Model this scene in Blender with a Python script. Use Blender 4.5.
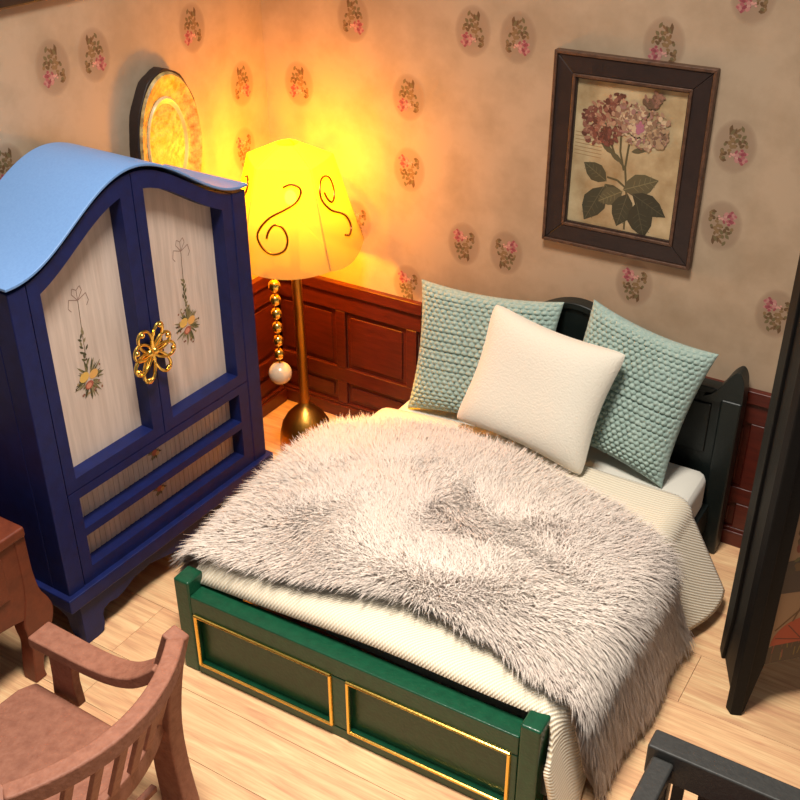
import bpy, math, random
import numpy as np
from mathutils import Vector, Matrix
PI = math.pi
random.seed(7); rng = np.random.default_rng(7)
for o in list(bpy.data.objects): bpy.data.objects.remove(o)
SC = bpy.context.scene
COL = SC.collection

# ------------------------------------------------------------------ camera
YAW, PITCH, ROLL, FPX = 0.551, -0.5376, -0.0036, 1070.5
CAM = Vector((4.0666, -5.1006, 3.8244))
fw = Vector((-math.sin(YAW)*math.cos(PITCH), math.cos(YAW)*math.cos(PITCH), math.sin(PITCH)))
rt0 = Vector((math.cos(YAW), math.sin(YAW), 0)); up0 = rt0.cross(fw)
rt = rt0*math.cos(ROLL)+up0*math.sin(ROLL); up = -rt0*math.sin(ROLL)+up0*math.cos(ROLL)
cd = bpy.data.cameras.new('camera'); cd.sensor_width = 36; cd.lens = 36*FPX/800; cd.clip_start = .05
cam = bpy.data.objects.new('camera', cd); COL.objects.link(cam)
m = Matrix.Identity(4)
for i in range(3):
    m[i][0] = rt[i]; m[i][1] = up[i]; m[i][2] = -fw[i]; m[i][3] = CAM[i]
cam.matrix_world = m
SC.camera = cam

# ------------------------------------------------------------------ world, lights, exposure
w = bpy.data.worlds.new('world'); SC.world = w; w.use_nodes = True
bg = w.node_tree.nodes['Background']
bg.inputs[0].default_value = (.95, .96, .97, 1); bg.inputs[1].default_value = .17
def area(name, loc, target, size, power, col, spread=180):
    l = bpy.data.lights.new(name, 'AREA'); l.energy = power; l.color = col; l.shape = 'DISK'; l.size = size; l.spread = math.radians(spread)
    o = bpy.data.objects.new(name, l); COL.objects.link(o); o.location = loc
    o.rotation_euler = (Vector(target)-Vector(loc)).to_track_quat('-Z', 'Y').to_euler()
    return o
area('ceiling_light_over_dollhouse', (2.5, -3.1, 6.3), (2.4, -2.9, 0), 1.4, 202, (1, .92, .82), 105)
vs = SC.view_settings
vs.view_transform = 'Standard'; vs.look = 'None'; vs.gamma = 1; vs.use_curve_mapping = False; vs.exposure = 0.0

# ------------------------------------------------------------------ materials
def lin(c):
    f = lambda v: v/12.92 if v <= .04045 else ((v+.055)/1.055)**2.4
    return tuple(f(v/255.) for v in c)
class NT:
    def __init__(s, name):
        s.m = bpy.data.materials.new(name); s.m.use_nodes = True
        s.t = s.m.node_tree; s.b = s.t.nodes['Principled BSDF']; s.out = s.t.nodes['Material Output']
    def n(s, typ, **k):
        x = s.t.nodes.new(typ)
        for a, v in k.items(): setattr(x, a, v)
        return x
    def l(s, a, b): s.t.links.new(a, b)
def setin(x, **k):
    for a, v in k.items(): x.inputs[a.replace('_', ' ')].default_value = v
def mat(name, c, rough=.5, metal=0, c2=None, scale=8, detail=4, bump=0, bscale=60, spec=.5, stretch=None, sheen=0, coat=0, bdist=.01, rand=0):
    s = NT(name); b = s.b
    c = lin(c)+(1,)
    b.inputs['Base Color'].default_value = c
    b.inputs['Roughness'].default_value = rough; b.inputs['Metallic'].default_value = metal
    b.inputs['Specular IOR Level'].default_value = spec
    if sheen: b.inputs['Sheen Weight'].default_value = sheen
    if coat: b.inputs['Coat Weight'].default_value = coat; b.inputs['Coat Roughness'].default_value = .25
    tc = s.n('ShaderNodeTexCoord'); vec = tc.outputs['Object']
    if stretch:
        mp = s.n('ShaderNodeMapping'); mp.inputs['Scale'].default_value = stretch
        s.l(vec, mp.inputs[0]); vec = mp.outputs[0]
    if rand:
        oi = s.n('ShaderNodeObjectInfo'); mu = s.n('ShaderNodeVectorMath', operation='MULTIPLY_ADD')
        mu.inputs[1].default_value = (1, 1, 1)
        sc = s.n('ShaderNodeMath', operation='MULTIPLY'); sc.inputs[1].default_value = 37
        s.l(oi.outputs['Random'], sc.inputs[0]); s.l(vec, mu.inputs[0]); s.l(sc.outputs[0], mu.inputs[2]); vec = mu.outputs[0]
    if c2:
        nz = s.n('ShaderNodeTexNoise'); setin(nz, Scale=scale, Detail=detail, Roughness=.6)
        s.l(vec, nz.inputs['Vector'])
        cr = s.n('ShaderNodeValToRGB'); cr.color_ramp.elements[0].color = c; cr.color_ramp.elements[1].color = lin(c2)+(1,)
        cr.color_ramp.elements[0].position = .35; cr.color_ramp.elements[1].position = .68
        s.l(nz.outputs[0], cr.inputs[0]); o = cr.outputs[0]
        if rand:
            hs = s.n('ShaderNodeHueSaturation'); mr = s.n('ShaderNodeMapRange'); setin(mr, To_Min=1-rand, To_Max=1+rand)
            s.l(oi.outputs['Random'], mr.inputs[0]); s.l(mr.outputs[0], hs.inputs['Value']); s.l(o, hs.inputs['Color']); o = hs.outputs[0]
        s.l(o, b.inputs['Base Color'])
    if bump:
        nz2 = s.n('ShaderNodeTexNoise'); setin(nz2, Scale=bscale, Detail=3)
        s.l(vec, nz2.inputs['Vector'])
        bp = s.n('ShaderNodeBump'); setin(bp, Strength=bump, Distance=bdist)
        s.l(nz2.outputs[0], bp.inputs['Height']); s.l(bp.outputs[0], b.inputs['Normal'])
    return s.m
def print_mat(name, rough=.6, spec=.3):
    s = NT(name); a = s.n('ShaderNodeVertexColor'); a.layer_name = 'Col'
    s.l(a.outputs[0], s.b.inputs['Base Color']); s.b.inputs['Roughness'].default_value = rough
    s.b.inputs['Specular IOR Level'].default_value = spec
    return s.m
WC1, WC2 = (184, 160, 134), (168, 145, 119)
def wallpaper_mat(name, printed):
    s = NT(name); g = s.n('ShaderNodeNewGeometry')
    nz = s.n('ShaderNodeTexNoise'); setin(nz, Scale=3.2, Detail=6, Roughness=.6); s.l(g.outputs['Position'], nz.inputs['Vector'])
    cr = s.n('ShaderNodeValToRGB'); cr.color_ramp.elements[0].color = lin(WC1)+(1,); cr.color_ramp.elements[1].color = lin(WC2)+(1,)
    cr.color_ramp.elements[0].position = .42; cr.color_ramp.elements[1].position = .66
    s.l(nz.outputs[0], cr.inputs[0]); o = cr.outputs[0]
    if printed:
        a = s.n('ShaderNodeVertexColor'); a.layer_name = 'Col'
        mx = s.n('ShaderNodeMix', data_type='RGBA'); s.l(a.outputs['Alpha'], mx.inputs[0]); s.l(o, mx.inputs[6]); s.l(a.outputs[0], mx.inputs[7]); o = mx.outputs[2]
    s.l(o, s.b.inputs['Base Color']); s.b.inputs['Roughness'].default_value = .62; s.b.inputs['Specular IOR Level'].default_value = .3
    return s.m
MT = {}
MT['wallpaper'] = wallpaper_mat('cream_wallpaper', False)
MT['medallion'] = wallpaper_mat('wallpaper_medallion_print', True)
MT['wainscot'] = mat('mahogany_wainscot', (92, 31, 21), .38, c2=(72, 22, 16), scale=6, stretch=(1, 1, 6), bump=.1, bscale=30)
MT['darktrim'] = mat('dark_brown_trim', (48, 32, 26), .5, c2=(34, 22, 19), bump=.1)
def floor_mat():
    s = NT('oak_plank'); tc = s.n('ShaderNodeTexCoord'); oi = s.n('ShaderNodeObjectInfo')
    sc = s.n('ShaderNodeMath', operation='MULTIPLY'); sc.inputs[1].default_value = 53; s.l(oi.outputs['Random'], sc.inputs[0])
    ad = s.n('ShaderNodeVectorMath', operation='ADD'); s.l(tc.outputs['Object'], ad.inputs[0]); s.l(sc.outputs[0], ad.inputs[1])
    mp = s.n('ShaderNodeMapping'); mp.inputs['Scale'].default_value = (.8, 9, 1); s.l(ad.outputs[0], mp.inputs[0])
    n1 = s.n('ShaderNodeTexNoise'); setin(n1, Scale=2.2, Detail=8, Roughness=.62, Distortion=.8); s.l(mp.outputs[0], n1.inputs['Vector'])
    cr = s.n('ShaderNodeValToRGB'); e = cr.color_ramp.elements
    e[0].position = .3; e[0].color = lin((206, 152, 116))+(1,); e[1].position = .72; e[1].color = lin((246, 212, 162))+(1,)
    x = e.new(.5); x.color = lin((230, 184, 138))+(1,)
    s.l(n1.outputs[0], cr.inputs[0])
    mp2 = s.n('ShaderNodeMapping'); mp2.inputs['Scale'].default_value = (2.2, 70, 1); s.l(ad.outputs[0], mp2.inputs[0])
    n2 = s.n('ShaderNodeTexNoise'); setin(n2, Scale=2, Detail=3); s.l(mp2.outputs[0], n2.inputs['Vector'])
    mx = s.n('ShaderNodeMix', data_type='RGBA', blend_type='MULTIPLY'); mx.inputs[0].default_value = .22
    s.l(cr.outputs[0], mx.inputs[6]); 
    c2 = s.n('ShaderNodeValToRGB'); c2.color_ramp.elements[0].color = (.45, .4, .36, 1); c2.color_ramp.elements[0].position = .35; c2.color_ramp.elements[1].position = .6
    s.l(n2.outputs[0], c2.inputs[0]); s.l(c2.outputs[0], mx.inputs[7])
    hs = s.n('ShaderNodeHueSaturation'); mr = s.n('ShaderNodeMapRange'); setin(mr, To_Min=.9, To_Max=1.06); s.l(oi.outputs['Random'], mr.inputs[0])
    s.l(mr.outputs[0], hs.inputs['Value']); s.l(mx.outputs[2], hs.inputs['Color']); s.l(hs.outputs[0], s.b.inputs['Base Color'])
    s.b.inputs['Roughness'].default_value = .42; s.b.inputs['Specular IOR Level'].default_value = .35
    return s.m
MT['plank'] = floor_mat()
MT['subfloor'] = mat('subfloor', (150, 108, 80), .8)
MT['navy'] = mat('navy_painted_wood', (18, 30, 84), .5, c2=(17, 24, 70), spec=.3, scale=14, bump=.12, bscale=120, bdist=.004)
MT['roofblue'] = mat('light_blue_satin_roof', (112, 152, 204), .38, c2=(104, 144, 198), scale=90, bump=.06, bscale=220, bdist=.003)
MT['whitewash'] = mat('whitewashed_board', (216, 196, 182), .5, c2=(196, 176, 162), scale=5, stretch=(1, 8, .5), spec=.3)
MT['gold'] = mat('polished_gold', (250, 206, 104), .22, 1, bump=.15, bscale=90, bdist=.004)
MT['brass'] = mat('aged_brass', (176, 132, 60), .36, 1, bump=.1, bscale=40)
MT['pearl'] = mat('pearl', (206, 188, 164), .25, coat=.6)
MT['wire'] = mat('bronze_wire', (112, 74, 34), .35, .8)
MT['black'] = mat('black_painted_wood', (15, 15, 15), .6, spec=.2, c2=(11, 11, 11), bump=.2, bscale=70, bdist=.006)
MT['charcoal'] = mat('charcoal_painted_wood', (52, 52, 50), .55, c2=(44, 44, 43), scale=30, bump=.25, bscale=60, bdist=.006)
MT['green'] = mat('glossy_green_paint', (20, 78, 52), .3, c2=(16, 66, 44), scale=25, bump=.3, bscale=70, bdist=.006)
MT['headgreen'] = mat('blackish_green_paint', (18, 27, 26), .42, c2=(14, 22, 21), bump=.15)
MT['brown'] = mat('painted_brown_chair_wood', (152, 102, 82), .62, c2=(134, 86, 68), scale=26, bump=.7, bscale=55, bdist=.006, spec=.35)
MT['desk'] = mat('red_brown_desk_wood', (112, 50, 28), .5, c2=(94, 40, 22), scale=18, bump=.25, bscale=70, bdist=.005)
MT['frame'] = mat('dark_wood_frame', (46, 31, 27), .45, c2=(35, 24, 22), scale=12, bump=.15)
MT['frame_edge'] = mat('bronze_frame_edge', (104, 74, 56), .45, .2, c2=(70, 48, 36), scale=30, bump=.3)
MT['print'] = print_mat('printed_paper')
MT['screenprint'] = print_mat('glossy_printed_panel', .35, .5)
MT['parchment'] = mat('parchment_sheet', (198, 178, 140), .6, c2=(148, 120, 82), scale=4.2, detail=6, spec=.3)
MT['sheet'] = mat('white_mattress_cloth', (222, 219, 208), .85, bump=.25, bscale=140, bdist=.004, sheen=.3)
MT['felt'] = mat('cream_felt', (224, 216, 200), .95, bump=.6, bscale=90, bdist=.006, sheen=.5)
MT['teal'] = mat('teal_knit', (166, 184, 174), .85, c2=(138, 162, 154), scale=60, bump=.4, bscale=260, bdist=.003, sheen=.2)
MT['red_seat'] = mat('dark_red_leather', (110, 36, 24), .45, c2=(84, 26, 18), bump=.2)
MT['plate_rim'] = mat('antique_gold_plate', (206, 176, 112), .45, c2=(128, 92, 50), scale=22, detail=5, bump=.4, bscale=40)
MT['plate_in'] = mat('cream_plate_centre', (226, 206, 156), .35, c2=(204, 176, 120), scale=7)
def fur_mat():
    s = NT('fur_strands'); a = s.n('ShaderNodeVertexColor'); a.layer_name = 'Col'
    d = s.n('ShaderNodeBsdfDiffuse'); t = s.n('ShaderNodeBsdfTranslucent'); mx = s.n('ShaderNodeMixShader'); mx.inputs[0].default_value = .15
    s.l(a.outputs[0], d.inputs[0]); s.l(a.outputs[0], t.inputs[0]); s.l(d.outputs[0], mx.inputs[1]); s.l(t.outputs[0], mx.inputs[2])
    g = s.n('ShaderNodeBsdfGlossy'); g.inputs['Roughness'].default_value = .45; g.inputs[0].default_value = (.9, .86, .82, 1)
    m2 = s.n('ShaderNodeMixShader'); m2.inputs[0].default_value = .06; s.l(mx.outputs[0], m2.inputs[1]); s.l(g.outputs[0], m2.inputs[2])
    s.l(m2.outputs[0], s.out.inputs[0]); s.t.nodes.remove(s.b)
    return s.m
MT['fur'] = fur_mat()
MT['furback'] = mat('fur_backing', (226, 214, 204), .9)
def twill_mat():
    s = NT('champagne_twill'); uv = s.n('ShaderNodeUVMap'); uv.uv_map = 'UVMap'
    mp = s.n('ShaderNodeMapping'); mp.inputs['Rotation'].default_value = (0, 0, math.radians(38)); s.l(uv.outputs[0], mp.inputs[0])
    wv = s.n('ShaderNodeTexWave', wave_type='BANDS', bands_direction='X', wave_profile='SIN'); setin(wv, Scale=24, Distortion=.25, Detail=1)
    s.l(mp.outputs[0], wv.inputs['Vector'])
    mp2 = s.n('ShaderNodeMapping'); mp2.inputs['Rotation'].default_value = (0, 0, math.radians(-30)); s.l(uv.outputs[0], mp2.inputs[0])
    w2 = s.n('ShaderNodeTexWave', wave_type='BANDS', bands_direction='X', wave_profile='SIN'); setin(w2, Scale=46, Distortion=.3)
    s.l(mp2.outputs[0], w2.inputs['Vector'])
    ad = s.n('ShaderNodeMath', operation='MULTIPLY_ADD'); ad.inputs[1].default_value = .35; s.l(w2.outputs['Fac'], ad.inputs[0]); s.l(wv.outputs['Fac'], ad.inputs[2])
    cr = s.n('ShaderNodeValToRGB'); cr.color_ramp.elements[0].color = lin((224, 204, 170))+(1,); cr.color_ramp.elements[1].color = lin((246, 236, 214))+(1,)
    cr.color_ramp.elements[0].position = .15; cr.color_ramp.elements[1].position = .75
    s.l(ad.outputs[0], cr.inputs[0]); s.l(cr.outputs[0], s.b.inputs['Base Color'])
    bp = s.n('ShaderNodeBump'); setin(bp, Strength=.5, Distance=.008); s.l(ad.outputs[0], bp.inputs['Height']); s.l(bp.outputs[0], s.b.inputs['Normal'])
    s.b.inputs['Roughness'].default_value = .45; s.b.inputs['Sheen Weight'].default_value = .3
    return s.m
MT['twill'] = twill_mat()
def shade_mat():
    s = NT('translucent_paper_shade'); d = s.n('ShaderNodeBsdfDiffuse'); t = s.n('ShaderNodeBsdfTranslucent'); mx = s.n('ShaderNodeMixShader')
    d.inputs[0].default_value = lin((178, 158, 112))+(1,); t.inputs[0].default_value = lin((138, 120, 76))+(1,); mx.inputs[0].default_value = .5
    s.l(d.outputs[0], mx.inputs[1]); s.l(t.outputs[0], mx.inputs[2])
    tr = s.n('ShaderNodeBsdfTransparent'); tr.inputs[0].default_value = (1, .9, .6, 1); m2 = s.n('ShaderNodeMixShader'); m2.inputs[0].default_value = .24
    s.l(mx.outputs[0], m2.inputs[1]); s.l(tr.outputs[0], m2.inputs[2]); s.l(m2.outputs[0], s.out.inputs[0]); s.t.nodes.remove(s.b)
    return s.m
MT['shade'] = shade_mat()
LAMP_COL = (1.0, .40, .0)
def emit_mat():
    s = NT('glowing_bulb'); e = s.n('ShaderNodeEmission'); e.inputs[0].default_value = (1, .66, .2, 1); e.inputs[1].default_value = 3
    s.l(e.outputs[0], s.out.inputs[0]); s.t.nodes.remove(s.b); return s.m
MT['bulb'] = emit_mat()

# ------------------------------------------------------------------ helpers
class MB:
    def __init__(s): s.v = []; s.f = []; s.c = []; s.uv = None
    def add(s, vs, fs, col=None):
        o = len(s.v); s.v += [tuple(p) for p in vs]; s.f += [tuple(i+o for i in f) for f in fs]
        s.c += [col]*len(vs) if not isinstance(col, list) else col
        return s
    def box(s, x0, x1, y0, y1, z0, z1):
        return s.add([(x, y, z) for z in (z0, z1) for y in (y0, y1) for x in (x0, x1)],
                     [(0, 2, 3, 1), (4, 5, 7, 6), (0, 1, 5, 4), (2, 6, 7, 3), (0, 4, 6, 2), (1, 3, 7, 5)])
    def prism(s, poly, fn, w0, w1):       # outline in (a, b), pushed along w; fn(a, b, w) -> xyz
        n = len(poly)
        vs = [fn(a, b, w0) for a, b in poly]+[fn(a, b, w1) for a, b in poly]
        fs = [tuple(range(n))[::-1], tuple(range(n, 2*n))]+[(i, (i+1) % n, n+(i+1) % n, n+i) for i in range(n)]
        return s.add(vs, fs)
    def strip(s, lo, hi, fn, w0, w1):     # solid between two outlines of equal length (no concave caps)
        n = len(lo); vs = []
        for w_ in (w0, w1):
            vs += [fn(a, b, w_) for a, b in lo]+[fn(a, b, w_) for a, b in hi]
        fs = []
        for i in range(n-1):
            fs += [(i, i+1, n+i+1, n+i), (2*n+i, 3*n+i, 3*n+i+1, 2*n+i+1), (i, 2*n+i, 2*n+i+1, i+1), (n+i, n+i+1, 3*n+i+1, 3*n+i)]
        fs += [(0, n, 3*n, 2*n), (n-1, 3*n-1, 4*n-1, 2*n-1)]
        return s.add(vs, fs)
    def sweep(s, path, sec, upv=(0, 0, 1), closed=False):
        path = [Vector(p) for p in path]; n = len(path); k = len(sec); vs = []
        for i, p in enumerate(path):
            if closed: t = path[(i+1) % n]-path[i-1]
            else: t = path[min(i+1, n-1)]-path[max(i-1, 0)]
            t.normalize(); a = t.cross(Vector(upv)); 
            if a.length < 1e-4: a = t.cross(Vector((1, 0, 0)))
            a.normalize(); b = a.cross(t)
            sc = sec[i] if isinstance(sec[0][0], (tuple, list)) else sec
            kk = len(sc)
            vs += [p+a*q[0]+b*q[1] for q in sc]
        k = kk; fs = []
        for i in range(n if closed else n-1):
            j = (i+1) % n
            for q in range(k): fs.append((i*k+q, i*k+(q+1) % k, j*k+(q+1) % k, j*k+q))
        if not closed: fs += [tuple(range(k))[::-1], tuple(range((n-1)*k, n*k))]
        return s.add(vs, fs)
    def tube(s, path, r, n=8, closed=False, upv=(0, 0, 1)):
        return s.sweep(path, [(r*math.cos(2*PI*i/n), r*math.sin(2*PI*i/n)) for i in range(n)], upv, closed)
    def lathe(s, prof, c=(0, 0, 0), n=32):
        vs = [(c[0]+r*math.cos(2*PI*i/n), c[1]+r*math.sin(2*PI*i/n), c[2]+z) for r, z in prof for i in range(n)]
        fs = [(a*n+i, a*n+(i+1) % n, (a+1)*n+(i+1) % n, (a+1)*n+i) for a in range(len(prof)-1) for i in range(n)]
        fs += [tuple(range(n))[::-1], tuple(range((len(prof)-1)*n, len(prof)*n))]
        return s.add(vs, fs)
    def ball(s, c, r, n=14, sz=1):
        return s.lathe([(max(1e-4, r*math.sin(PI*i/n)), -r*sz*math.cos(PI*i/n)) for i in range(n+1)], c, 2*n)
    def build(s, name, m_, parent=None, world=None, angle=35, bevel=0, seg=2, solid=0, label=None, kind=None):
        off = Vector((0, 0, 0))
        if world is not None: off = Vector(world)
        me = bpy.data.meshes.new(name)
        me.from_pydata([tuple(Vector(p)-off) for p in s.v], [], s.f); me.update()
        if any(c is not None for c in s.c):
            at = me.color_attributes.new('Col', 'FLOAT_COLOR', 'POINT')
            at.data.foreach_set('color', np.array([tuple(c)+((1,) if len(c) == 3 else ()) for c in s.c], 'f').ravel())
        if s.uv is not None:
            ul = me.uv_layers.new(name='UVMap'); uva = np.array(s.uv, 'f')
            idx = np.zeros(len(me.loops), 'i'); me.loops.foreach_get('vertex_index', idx)
            ul.data.foreach_set('uv', uva[idx].ravel())
        me.polygons.foreach_set('use_smooth', [True]*len(me.polygons))
        me.set_sharp_from_angle(angle=math.radians(angle))
        me.materials.append(MT[m_])
        o = bpy.data.objects.new(name, me); COL.objects.link(o)
        if parent is not None: o.parent = parent
        elif world is not None: o.location = off
        if solid:
            q = o.modifiers.new('thickness', 'SOLIDIFY'); q.thickness = solid; q.offset = 1
        if bevel:
            q = o.modifiers.new('bevel', 'BEVEL'); q.width = bevel; q.segments = seg; q.limit_method = 'ANGLE'; q.angle_limit = math.radians(40); q.harden_normals = True
        if label: o['label'] = label
        if kind: o['kind'] = kind
        return o
def tag(o, label, cat, group=None):
    o['label'] = label; o['category'] = cat
    if group: o['group'] = group
    return o
def thing(name, loc, label, cat, rz=0, group=None):
    o = bpy.data.objects.new(name, None); COL.objects.link(o); o.location = loc; o.rotation_euler = (0, 0, rz); o.empty_display_size = .1
    return tag(o, label, cat, group)
def struct(o, label=None):
    o['kind'] = 'structure'
    if label: o['label'] = label
    return o
def copy(o, parent, loc=None):
    c = o.copy(); COL.objects.link(c); c.parent = parent
    if loc is not None: c.location = loc
    return c
def rect(w_, h): return [(-w_/2, -h/2), (w_/2, -h/2), (w_/2, h/2), (-w_/2, h/2)]
def catmull(pts, n=6):
    P = [Vector(p) for p in pts]; P = [2*P[0]-P[1]]+P+[2*P[-1]-P[-2]]; out = []
    for i in range(1, len(P)-2):
        a, b, c, d = P[i-1:i+3]
        for k in range(n):
            t = k/n
            out.append(.5*((2*b)+(c-a)*t+(2*a-5*b+4*c-d)*t*t+(3*b-a-3*c+d)*t**3))
    return out+[P[-2]]
def interp(x, tab): return float(np.interp(x, [t[0] for t in tab], [t[1] for t in tab]))

# flat print made of small coloured shapes, each a hair above the last
class Print:
    def __init__(s, step=.0003): s.L = []; s.step = step
    def poly(s, pts, col, a=1): s.L.append((pts, lin(col)+(a,))); return s
    def oval(s, x, y, rx, ry, col, rot=0, n=12, a=1):
        c, q = math.cos(rot), math.sin(rot)
        return s.poly([(x+rx*math.cos(t)*c-ry*math.sin(t)*q, y+rx*math.cos(t)*q+ry*math.sin(t)*c) for t in [2*PI*i/n for i in range(n)]], col, a)
    def leaf(s, x, y, L, W, ang, col, a=1):
        c, q = math.cos(ang), math.sin(ang)
        sh = [(0, 0), (.2, .34), (.45, .5), (.7, .38), (1, 0), (.7, -.38), (.45, -.5), (.2, -.34)]
        return s.poly([(x+L*u*c-W*v*q, y+L*u*q+W*v*c) for u, v in sh], col, a)
    def line(s, pts, wd, col):
        for (x0, y0), (x1, y1) in zip(pts, pts[1:]):
            d = math.hypot(x1-x0, y1-y0) or 1; nx, ny = -(y1-y0)/d*wd/2, (x1-x0)/d*wd/2
            s.poly([(x0+nx, y0+ny), (x0-nx, y0-ny), (x1-nx, y1-ny), (x1+nx, y1+ny)], col)
        return s
    def to(s, fn, mb=None, base=0):
        mb = mb or MB()
        for i, (pts, c) in enumerate(s.L):
            # counter-clockwise
            A = sum(p[0]*q[1]-q[0]*p[1] for p, q in zip(pts, pts[1:]+pts[:1]))
            if A < 0: pts = pts[::-1]
            mb.add([fn(a, b, base+s.step*(i+1)) for a, b in pts], [tuple(range(len(pts)))], c)
        return mb

# ================================================================== the setting
FX0, FX1, FY0, FY1 = 0.0, 5.2, -5.0, 0.0
floor = struct(MB().box(-.1, FX1, FY0, .1, -.14, -.03).build('floor', 'subfloor'), 'pale oak plank floor')
rows = [0, -.265, -.62, -.977, -1.33, -1.70, -2.10, -2.48, -2.79, -3.12, -3.47, -3.82, -4.17, -4.52, -5.0]
for i, (ya, yb) in enumerate(zip(rows, rows[1:])):
    x = 0; r0 = random.uniform(.7, 1.9); cuts = [0]
    while cuts[-1] < FX1-.01:
        nx = cuts[-1]+(r0 if len(cuts) == 1 else random.uniform(1.5, 2.2)); cuts.append(FX1 if nx > FX1-.5 else nx)
    for xa, xb in zip(cuts, cuts[1:]):
        g = .0008; cx, cy = (xa+xb)/2, (ya+yb)/2
        MB().box(xa+g, xb-g, yb+g, ya-g, -.03, 0).build('plank', 'plank', floor, (cx, cy, 0), bevel=.0012, seg=1).location = (cx, cy, 0)

WH = 3.1
wall_back = struct(MB().box(-.1, 4.9, 0, .1, -.03, WH).build('wall_back', 'wallpaper'), 'cream papered back wall with floral medallions')
wall_left = struct(MB().box(-.1, 0, -4.4, 0, -.03, WH).build('wall_left', 'wallpaper'), 'cream papered side wall with floral medallions')
cap = struct(MB().box(-.12, .035, -4.4, 0, 2.9, 3.14).build('trim_1', 'darktrim', bevel=.01), 'dark brown beam along the top of the side wall')

# wallpaper medallions: printed rose sprays in soft ovals
def medallion_mesh():
    mb = MB(); n = 28; A, B = .105, .132
    tint = lin((132, 104, 84))
    rings = [(0, .62), (.55, .6), (.86, .52), (.95, .3), (1.03, 0)]
    vs = []; cs = []
    for r, al in rings:
        for k in range(n):
            t = 2*PI*k/n; vs.append((A*r*math.cos(t), -.0008, B*r*math.sin(t))); cs.append(tint+(al*.85,))
    fs = [(a*n+k, a*n+(k+1) % n, (a+1)*n+(k+1) % n, (a+1)*n+k) for a in range(len(rings)-1) for k in range(n)]
    mb.add(vs, fs, cs)
    R = random.Random(3); p = Print(.00001)
    br = [(120, 92, 64), (104, 78, 54), (134, 106, 74), (112, 98, 68)]
    for k in range(9):
        an = R.uniform(.5, 2.6); p.leaf(R.uniform(-.035, .04), R.uniform(.035, .08), R.uniform(.026, .04), R.uniform(.012, .018), an, R.choice(br))
    for cx, cy, r, n_ in [(.02, .015, .03, 14), (-.035, .012, .022, 8), (.04, -.03, .02, 8), (.052, -.065, .014, 5), (.0, .05, .02, 5)]:
        for k in range(n_):
            t = R.uniform(0, 2*PI); q = r*math.sqrt(R.uniform(0, 1))
            p.oval(cx+q*math.cos(t), cy+q*math.sin(t), R.uniform(.008, .014), R.uniform(.006, .010), R.choice(br), R.uniform(0, 3), 7)
    pk = [(166, 96, 98), (184, 128, 122), (152, 78, 84), (190, 146, 134), (140, 68, 76)]
    for k in range(30):
        t = R.uniform(0, 2*PI); r = .034*math.sqrt(R.uniform(0, 1))
        p.oval(-.035+r*math.cos(t), -.045+r*math.sin(t), R.uniform(.007, .013), R.uniform(.006, .010), R.choice(pk), R.uniform(0, 3), 7)
    for k in range(5): p.oval(R.uniform(-.01, .02), R.uniform(-.05, -.01), .006, .005, (206, 150, 138), 0, 7)
    p.to(lambda a, b, w_: (a, -.001-w_, b), mb)
    return mb
med0 = medallion_mesh().build('wallpaper_medallion', 'medallion', wall_back)
spots = [(.6375, 2.613, -1, 1), (.2445, 2.202, 1, 1), (.995, 2.225, 1, 1), (1.0, 1.8135, 1, -1), (1.385, 2.622, 1, 1), (1.644, 2.617, -1, 1),
         (1.369, 1.437, 1, -1), (1.6385, 1.44, -1, -1), (.9925, 1.09, 1, -1), (2.407, 2.668, 1, 1), (2.813, 2.241, -1, 1), (2.807, 1.84, -1, -1),
         (2.4, 1.43, 1, -1), (3.147, 1.44, 1, -1), (2.79, 2.93, 1, 1), (3.4, 1.44, -1, -1), (3.15, 2.62, 1, 1), (3.41, 2.62, -1, 1), (.63, 1.43, 1, -1)]
for k, (x, z, sx, sz) in enumerate(spots):
    o = med0 if k == 0 else copy(med0, wall_back)
    o.location = (x, 0, z); o.scale = (sx, 1, sz)
for y, z, sx, sz in [(-1.587, 2.594, 1, 1), (-1.322, 2.60, -1, 1), (-.602, 2.60, 1, 1), (-.2235, 2.219, -1, 1), (-.25, 1.84, 1, -1), (-2.35, 2.60, 1, 1), (-1.95, 2.2, 1, 1), (-3.35, 2.6, 1, 1), (-3.1, 2.6, -1, 1)]:
    o = copy(med0, wall_left); o.location = (0, y, z); o.rotation_euler = (0, 0, PI/2); o.scale = (sx, 1, sz)

# wainscot: rails, stiles and recessed panels, each a piece of its wall
def wainscot(wall, fn, length, off, pitch):
    # fn(a, depth, z): a along the wall, depth into the room
    def bx(name, a0, a1, d0, d1, z0, z1, bev=.006):
        mb = MB()
        mb.add([fn(a, d_, z) for z in (z0, z1) for d_ in (d0, d1) for a in (a0, a1)],
               [(0, 2, 3, 1), (4, 5, 7, 6), (0, 1, 5, 4), (2, 6, 7, 3), (0, 4, 6, 2), (1, 3, 7, 5)])
        me = mb.build(name, 'wainscot', wall, bevel=bev, seg=2)
        return me
    bx('baseboard', 0, length, 0, .04, 0, .095); bx('rail', 0, length, 0, .028, .28, .385); bx('rail', 0, length, 0, .028, .80, .925)
    bx('cap_rail', 0, length, 0, .045, .925, 1.0); bx('rail', 0, length, 0, .028, .095, .115)
    a = off
    edges = []
    while a < length:
        bx('stile', max(a, 0), min(a+.075, length), 0, .028, .115, .28); bx('stile', max(a, 0), min(a+.075, length), 0, .028, .385, .80)
        edges.append((a+.075, a+pitch)); a += pitch
    for a0, a1 in edges:
        a0, a1 = max(a0, 0), min(a1, length)
        if a1-a0 < .08: continue
        for z0, z1 in ((.115, .28), (.385, .80)):
            bx('panel', a0+.002, a1-.002, 0, .008, z0+.002, z1-.002, .004)
            bx('panel_field', a0+.035, a1-.035, .008, .017, z0+.035, z1-.035, .006)
wainscot(wall_back, lambda a, d_, z: (a, -d_, z), 4.9, -.075, .535)
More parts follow.
